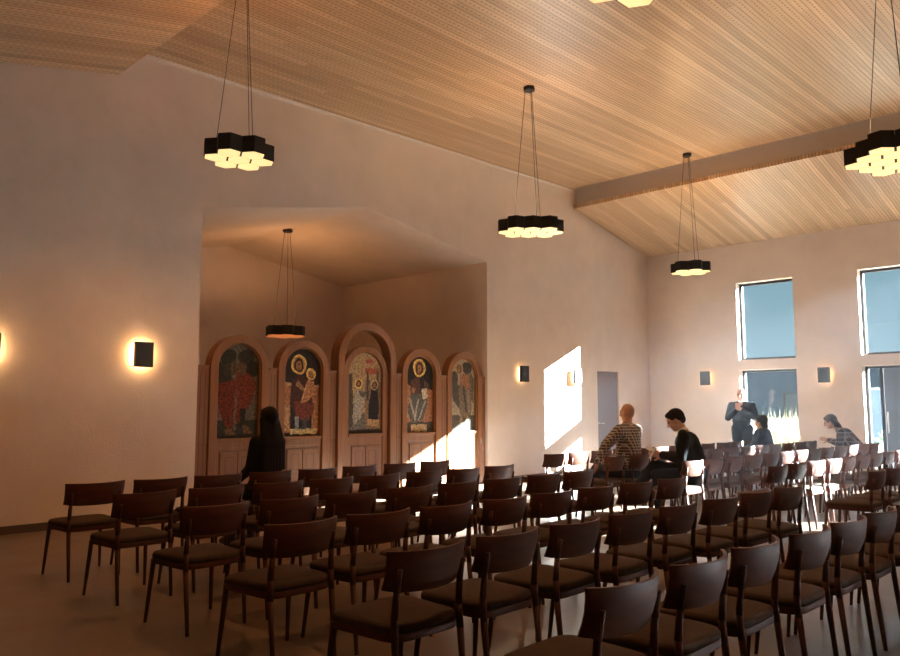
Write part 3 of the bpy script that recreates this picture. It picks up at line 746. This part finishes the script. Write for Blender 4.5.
def person(name_label, J, top, bottom, skin, hairfn=None, s=1.0, build=1.0, collar=None, shoes=None, group=None, sleeves=True, loc=(0, 0, 0), rz=0, belly=0.0, coat=0.0, hands=None, face=(1, 0, 0), headup=(0, 0, 1)):
    """J: dict of joints in local space (person faces -x). All clothes are their own mesh under the person."""
    t = thing('person', name_label, 'person', loc, rz)
    g = {k: Vector(v) for k, v in J.items()}
    b = MB(); B = build
    f = Vector(face); hu = Vector(headup)
    P, rot = head(b, g['head'], f, hu, s)
    b.cap(g['neck'], g['head']-hu.normalized()*0.06*s-f.normalized()*0.012, 0.056*B, 0.050*B)
    b.chain([(g['pelvis'], 0.125*B), (g['belly'], 0.115*B), (g['chest'], 0.125*B), (g['neck'], 0.06*B)])
    for sd in ('l', 'r'):
        sh, el, wr = g['sh'+sd], g['el'+sd], g['wr'+sd]
        b.chain([(g['chest']*0.35+sh*0.65+V3(0, 0, -0.02), 0.08*B), (sh, 0.055*B), (el, 0.042*B), (wr, 0.028*B)])
        hp, kn, an, toe = g['hip'+sd], g['kn'+sd], g['an'+sd], g['toe'+sd]
        b.chain([(g['pelvis']*0.3+hp*0.7, 0.10*B), (hp, 0.088*B), (kn, 0.056*B), (kn*0.65+an*0.35, 0.055*B), (an, 0.038*B)])
        b.chain([(an, 0.034), (toe, 0.028)])
        hd_ = (hands or {}).get(sd)
        d = Vector(hd_[0]) if hd_ else (wr-el); n = Vector(hd_[1]) if hd_ else V3(-0.3, 0, -1)
        hand(b, wr, d, n, s, 1 if sd == 'l' else -1, hd_[2] if hd_ else 0.5)
    body = remesh(b.build('body', skin, t), 0.0065, 3)
    face_parts(P, rot, s, t)
    # upper garment
    w = MB(); e = 0.014
    w.chain([(g['pelvis']+V3(0, 0, 0.02), 0.130*B+e), (g['belly'], 0.125*B+e+belly), (g['chest'], 0.130*B+e)])
    w.cap(g['chest'], g['neck']-V3(0, 0, 0.035), 0.115*B+e, 0.058*B+e*0.5)
    for sd in ('l', 'r'):
        sh, el, wr = g['sh'+sd], g['el'+sd], g['wr'+sd]
        w.chain([(g['chest']*0.35+sh*0.65+V3(0, 0, -0.02), 0.085*B+e), (sh+V3(0, 0, -0.005), 0.062*B+e), (el, 0.050*B+e), (wr*0.93+el*0.07, 0.036*B+e*0.6)])
        w.cap(g['neck']-V3(0, 0, 0.03), sh+V3(0, 0, -0.01), 0.06*B, 0.055*B+e)
        w.cap(g['belly'], g['hip'+sd]+V3(0, 0, 0.05), 0.12*B, 0.10*B+e)
        if coat: w.cap(g['hip'+sd]+V3(0, 0, 0.03), g['hip'+sd]*(1-coat)+g['kn'+sd]*coat+V3(0, 0, 0.02), 0.112*B+e, 0.095*B+e)
    remesh(w.build(top[0], top[1], t), 0.010, 5)
    w = MB(); e = 0.012
    for sd in ('l', 'r'):
        hp, kn, an = g['hip'+sd], g['kn'+sd], g['an'+sd]
        w.chain([(g['pelvis'], 0.128*B+e), (hp, 0.095*B+e), (kn, 0.064*B+e), (an+V3(0, 0, 0.03), 0.046*B+e)])
    remesh(w.build(bottom[0], bottom[1], t), 0.011, 4)
    for sd in ('l', 'r'):
        an, toe = g['an'+sd], g['toe'+sd]
        dv = (toe-an); dv.z = 0; dv.normalize()
        w = MB(); w.cap(an-dv*0.03+V3(0, 0, -0.030), an*0.3+toe*0.7, 0.042, 0.040); w.cap(an+V3(0, 0, 0.01), an+V3(0, 0, -0.03), 0.046, 0.044); w.cap(an*0.3+toe*0.7, toe+dv*0.01, 0.040, 0.030)
        remesh(w.build('shoe', shoes or M['black'], t), 0.009, 3)
    if collar:
        w = MB(); n_ = g['neck']; w.cap(n_-V3(0, 0, 0.02), n_+(g['head']-n_)*0.05, 0.068*B, 0.061*B)
        remesh(w.build('collar', collar, t), 0.008, 2)
    if hairfn: hairfn(P, rot, s, t, g)
    return t
def sit(lean=0.12, hz=0.0, turn=0, head_fwd=0.0, sw=0.19, spread=0.11, torso=1.0):
    """seated joints, facing -x; x=0 is the backrest"""
    px = -0.17; torso *= 1.06
    J = dict(pelvis=(px, 0, 0.55), belly=(px-lean*0.35, 0, 0.55+0.17*torso), chest=(px-lean*0.9, 0, 0.55+0.36*torso), neck=(px-lean*1.25, 0, 0.55+0.505*torso), head=(px-lean*1.5-head_fwd, 0, 0.55+0.63*torso))
    for sd, sy in (('l', 1), ('r', -1)):
        J['sh'+sd] = (px-lean*1.1, sy*sw, 0.55+0.435*torso)
        J['el'+sd] = (px-lean*0.9-0.10, sy*(sw+0.045), 0.55+0.17*torso)
        J['wr'+sd] = (px-lean-0.32, sy*0.10, 0.64)
        J['hip'+sd] = (px-0.03, sy*0.09, 0.535); J['kn'+sd] = (px-0.43, sy*spread, 0.52); J['an'+sd] = (px-0.42, sy*spread, 0.09); J['toe'+sd] = (px-0.57, sy*(spread+0.01), 0.035)
    return J
# --- hair builders
def hair_short(mat, cover=0.0):
    def fn(P, rot, s, t, g):
        w = MB(); w.ball(P(0, -0.020, 0.034), (0.083*s, 0.100*s, 0.098*s), 20, 14, rot); w.ball(P(0, 0.030, 0.085), (0.062*s, 0.058*s, 0.034*s), 14, 10, rot)
        w.ball(P(0, -0.060, -0.015), (0.066*s, 0.052*s, 0.058*s), 14, 10, rot)
        remesh(w.build('hair', mat, t), 0.007, 2)
    return fn
def hair_long(mat, length=0.5, back=0.11, width=0.085, over=None):
    def fn(P, rot, s, t, g):
        w = MB(); w.ball(P(0, -0.022, 0.036), (0.090*s, 0.106*s, 0.102*s), 20, 14, rot); w.ball(P(0, 0.030, 0.085), (0.066*s, 0.055*s, 0.036*s), 14, 10, rot)
        top = P(0, -0.055, 0.02)
        for i in range(7):
            a = (i-3)/3; base = P(a*0.066, -0.050+0.030*abs(a), 0.0)
            mid = Vector((max(base.x+0.02, g['neck'].x+back), base.y+a*0.030, base.z-length*0.45))
            end = Vector((mid.x+0.01, base.y+a*0.045, base.z-length*(1-0.10*abs(a))))
            w.chain([(base, 0.044*s), (mid, 0.042*s), (end, 0.026*s)])
        remesh(w.build('hair', mat, t), 0.008, 2)
    return fn
def hair_bob(mat, tail=0.0):
    def fn(P, rot, s, t, g):
        w = MB(); w.ball(P(0, -0.026, 0.032), (0.088*s, 0.106*s, 0.104*s), 20, 14, rot); w.ball(P(0, 0.032, 0.080), (0.064*s, 0.056*s, 0.036*s), 14, 10, rot)
        for sx in (-1, 0, 1): w.chain([(P(sx*0.055, -0.055, 0.0), 0.045*s), (P(sx*0.05, -0.065, -0.085), 0.036*s)])
        if tail:
            for sx in (-1, 0, 1): w.chain([(P(sx*0.04, -0.07, 0.02), 0.042*s), (P(sx*0.04, -0.105, -0.10), 0.040*s), (P(sx*0.035, -0.13, -0.10-tail), 0.022*s)])
        remesh(w.build('hair', mat, t), 0.008, 2)
    return fn
def hair_fringe(mat):
    def fn(P, rot, s, t, g):      # thin grey band round the back of a bald head
        w = MB()
        for i in range(9):
            a = PI*(i/8)
            w.ball(P(0.072*math.cos(a), -0.012-0.080*math.sin(a), -0.012), 0.014*s, 10, 6)
        remesh(w.build('hair', mat, t), 0.007, 2)
    return fn
def chair_at(i, j, far): 
    if far: y = YF[i]+0.52*j; return (XF[i]+0.02*(y-8.2), y)
    y = YS[i]+0.521*j; return (XS[i]+0.04*(y-2.4), y)

# woman with long dark hair, seen from behind
x, y = chair_at(0, 3, False)
J = sit(0.0, sw=0.125, torso=0.99)
J['ell'] = (-0.24, 0.135, 0.76); J['elr'] = (-0.24, -0.135, 0.76)
person('person with very long dark hair in dark top, seated facing the painted screen', J, ('jumper', M['suit']), ('trousers', M['suit']), M['skin2'], hair_long(M['hair'], 0.50, 0.09), 0.92, 0.80, loc=(x+0.02, y+0.03, 0), face=(-1, 0, 0))
# bald man in checked shirt
x, y = chair_at(1, 1, True)
J = sit(0.05, sw=0.205, torso=1.06)
for k in ('neck', 'head', 'chest', 'shl', 'shr'): J[k] = (J[k][0], J[k][1]+0.06 if k != 'head' else J[k][1]+0.09, J[k][2])
J['elr'] = (-0.30, -0.34, 0.86); J['wrr'] = (-0.36, -0.46, 0.64)
person('bald man in brown checked shirt seated with one arm out, seen from behind', J, ('shirt', M['check']), ('trousers', M['jean']), M['skin'], None, 1.0, 1.06, loc=(x, y, 0), face=(-1, 0.1, -0.05), belly=0.02, shoes=M['black'], hands={'r': ((-0.2, -0.2, -1), (-1, 0, 0), 0.35), 'l': ((-1, 0, -0.2), (0, 0, -1), 0.4)})
# man in black suit, reading
x, y = chair_at(2, 1, True); y -= 0.09
J = sit(0.12, sw=0.20, torso=0.94, head_fwd=0.05)
J['knl'] = (-0.66, 0.02, 0.63); J['anl'] = (-0.86, -0.10, 0.36); J['toel'] = (-0.99, -0.12, 0.29)
J['knr'] = (-0.62, -0.10, 0.53); J['anr'] = (-0.60, -0.11, 0.09); J['toer'] = (-0.76, -0.12, 0.035)
J['wrl'] = (-0.58, 0.06, 0.77); J['wrr'] = (-0.57, -0.08, 0.77); J['ell'] = (-0.35, 0.25, 0.74); J['elr'] = (-0.34, -0.25, 0.74)
suit_rz = 0.42
person('man with short dark hair in black suit, head bowed, legs crossed, holding a booklet', J, ('jacket', M['suit']), ('trousers', M['suit']), M['skin'], hair_short(M['hair']), 1.04, 1.0, collar=M['white'], loc=(x-0.02, y, 0), rz=suit_rz, face=(-1, 0, -0.55), headup=(-0.45, 0, 1), coat=0.25, hands={'l': ((-1, -0.35, 0.1), (0, -1, 0.1), 0.55), 'r': ((-1, 0.35, 0.1), (0, 1, 0.1), 0.55)})
c_, s_ = math.cos(suit_rz), math.sin(suit_rz)
bk = MB(); bk.box(-0.10, 0.10, -0.007, 0.007, -0.07, 0.07); bk.prism([(-0.10, 0), (0.10, 0.0), (0.10, 0.05), (-0.10, 0.04)], 'X', -0.003, 0.003)
lx, ly = -0.67, -0.01
o = bk.build('booklet', M['paper']); o.location = (x-0.02+lx*c_-ly*s_, y+lx*s_+ly*c_, 0.79); o.rotation_euler = (0.5, 0, suit_rz+PI/2)
tag(o, 'small pale booklet held by the man in the black suit', 'booklet')
# standing man by the window
J = dict(pelvis=(0, 0, 0.93), belly=(0, 0, 1.06), chest=(0.01, 0, 1.26), neck=(0.01, 0, 1.44), head=(0.0, 0, 1.59))
J.update(shl=(0.01, 0.20, 1.375), shr=(0.01, -0.20, 1.375), ell=(-0.03, 0.27, 1.12), elr=(-0.03, -0.27, 1.12), wrl=(-0.20, 0.055, 1.30), wrr=(-0.20, -0.05, 1.28))
for sd, sy in (('l', 1), ('r', -1)):
    J['hip'+sd] = (0, sy*0.09, 0.87); J['kn'+sd] = (-0.01, sy*0.11, 0.48); J['an'+sd] = (0.02, sy*0.12, 0.09); J['toe'+sd] = (-0.13, sy*0.15, 0.035)
person('bald man standing in dark suit with hands clasped, beside the first window', J, ('jacket', M['navy']), ('trousers', M['navy']), M['skin'], hair_fringe(M['hairb']), 1.05, 1.05, collar=M['white'], loc=(2.40, 15.45, 0), rz=1.7, face=(-1, 0, -0.12), coat=0.45, belly=0.045,
       hands={'l': ((-0.3, -0.6, 0.7), (1, 0, 0), 0.6), 'r': ((-0.3, 0.6, 0.7), (1, 0, 0), 0.6)})
# dark haired seated person
x, y = chair_at(1, 9, True)
J = sit(0.06, sw=0.165, torso=0.80)
person('small person with dark bobbed hair seated below the standing man', J, ('jumper', M['navy']), ('trousers', M['jean']), M['skin'], hair_bob(M['hair']), 0.94, 0.88, loc=(x, y, 0), face=(-1, 0, -0.1))
# woman in plaid leaning forward
x, y = chair_at(2, 12, True); y -= 0.25
J = sit(0.24, sw=0.175, torso=0.80, head_fwd=0.07)
for sd, sy in (('l', 1), ('r', -1)):
    J['el'+sd] = (-0.46, sy*0.2, 0.72); J['wr'+sd] = (-0.64, sy*0.07, 0.78)
person('woman in dark plaid shirt with ponytail leaning forward, seated left of the glazed door', J, ('shirt', M['plaid']), ('trousers', M['jean']), M['skin'], hair_bob(M['hairb'], 0.16), 0.96, 0.92, loc=(x, y, 0), rz=0.25, face=(-1, 0, -0.35), headup=(-0.3, 0, 1),
       hands={'l': ((-1, -0.35, 0.2), (0, -1, 0), 0.5), 'r': ((-1, 0.35, 0.2), (0, 1, 0), 0.5)})

# ------------------------------------------------------------------ outside
struct(MB().box(-40, 60, YB+T, 90, -0.12, -0.02).build('ground', M['ground']))
t = thing('garden_building', 'dark blue low building seen through the lower windows beyond the grass', 'building', (2, 34, 0))
MB().box(-22, 22, 0, 6, -0.02, 2.9).build('wall', M['shed'], t)
MB().prism([(-0.6, 2.88), (6.6, 2.88), (3.0, 3.15)], 'X', -22.4, 22.4).build('roof', M['roofm'], t)
for i in range(6):
    f = MB(); frame_box(f, -19+i*6.6, -17.2+i*6.6, 0.9, 2.0, -0.06, 0.0, 0.08); fo = f.build('window', M['frame'], t)
    MB().box(-18.9+i*6.6, -17.3+i*6.6, -0.03, -0.02, 1.0, 1.9).build('pane', M['roofm'], fo)
gb = MB(); gr = random.Random(11)
for i in range(9000):
    gx = gr.uniform(-6, 2.3); gy = gr.uniform(20, 25.5); h = gr.uniform(0.75, 1.12)*(1.0 if gr.random() < 0.93 else 1.25)
    a = gr.uniform(0, 2*PI); dx, dy = math.cos(a)*0.011, math.sin(a)*0.011; lx, ly = gr.uniform(-.14, .14), gr.uniform(-.14, .14)
    bm = gb.bm
    v = [bm.verts.new(p) for p in ((gx-dx, gy-dy, -0.05), (gx+dx, gy+dy, -0.05), (gx+dx+lx*.4, gy+dy+ly*.4, h*.6), (gx-dx+lx*.4, gy-dy+ly*.4, h*.6), (gx+lx, gy+ly, h))]
    bm.faces.new((v[0], v[1], v[2], v[3])); bm.faces.new((v[3], v[2], v[4]))
o = gb.build('tall_grass', M['grass']); o['kind'] = 'stuff'; tag(o, 'tall dry yellow grass growing outside the lower windows', 'grass')
t = thing('added_shading_wall', 'added dark blue wall outside the glazed door, hiding and shading bright ground', 'wall', (6.0, 19.6, -0.02))  # added to darken the view and shade the sunlit ground
MB().box(-3.3, 6, 0, 0.25, 0, 1.75).build('panel', M['shed'], t)
MB().box(-3.34, 6.04, -0.04, 0.29, 1.75, 1.81).build('coping', M['roofm'], t)
# potted plant beyond the glazed door
t = thing('potted_plant', 'green plant in tall white pot outside the glazed door', 'plant', (4.62, YB+0.85, -0.02))
w = MB(); w.tube((0, 0, 0), (0, 0, 0.62), 0.10, 0.13, 20); w.build('pot', M['pot'], t)
w = MB(); pr = random.Random(5)
for i in range(46):
    a = pr.uniform(0, 2*PI); el = pr.uniform(0.4, 1.4); ln = pr.uniform(0.14, 0.28)
    d = V3(math.cos(a)*math.cos(el), math.sin(a)*math.cos(el), math.sin(el)); p0 = V3(0, 0, 0.6); p1 = p0+d*ln
    w.tube(p0, p1, 0.003, 0.002, 5); rot = d.to_track_quat('X', 'Z').to_matrix(); w.ball(p1, (0.045, 0.022, 0.004), 8, 6, rot)
w.build('foliage', M['leaf'], t)

# ------------------------------------------------------------------ haze in the air of the room
hz = MB().box(0.005, XR-0.005, YN+0.005, YB-0.005, 0.003, 5.99).build('air_haze', M['haze']); hz['kind'] = 'structure'
# ------------------------------------------------------------------ light
sc = bpy.context.scene
wd = bpy.data.worlds.new('sky'); sc.world = wd; wd.use_nodes = True; nt = wd.node_tree
bg = nt.nodes['Background']
tc = N(nt, 'ShaderNodeTexCoord'); sp = N(nt, 'ShaderNodeSeparateXYZ'); L(nt, tc.outputs['Generated'], sp.inputs[0])
L(nt, ramp(nt, sp.outputs[2], [(0.0, (0.30, 0.37, 0.385)), (0.35, (0.15, 0.24, 0.275))]), bg.inputs['Color'])
bg.inputs['Strength'].default_value = 1.0
sd = bpy.data.lights.new('sun', 'SUN'); sd.energy = 180; sd.angle = 0.0093; sd.color = (1.0, 0.965, 0.93)
so = bpy.data.objects.new('sun', sd); C.objects.link(so)
so.rotation_euler = Vector((-1, -1.305, -0.355*1.644)).to_track_quat('-Z', 'Y').to_euler(); so.location = (20, 30, 10)
vs = sc.view_settings; vs.view_transform = 'Standard'; vs.look = 'None'; vs.gamma = 1; vs.use_curve_mapping = False; vs.exposure = 0.85
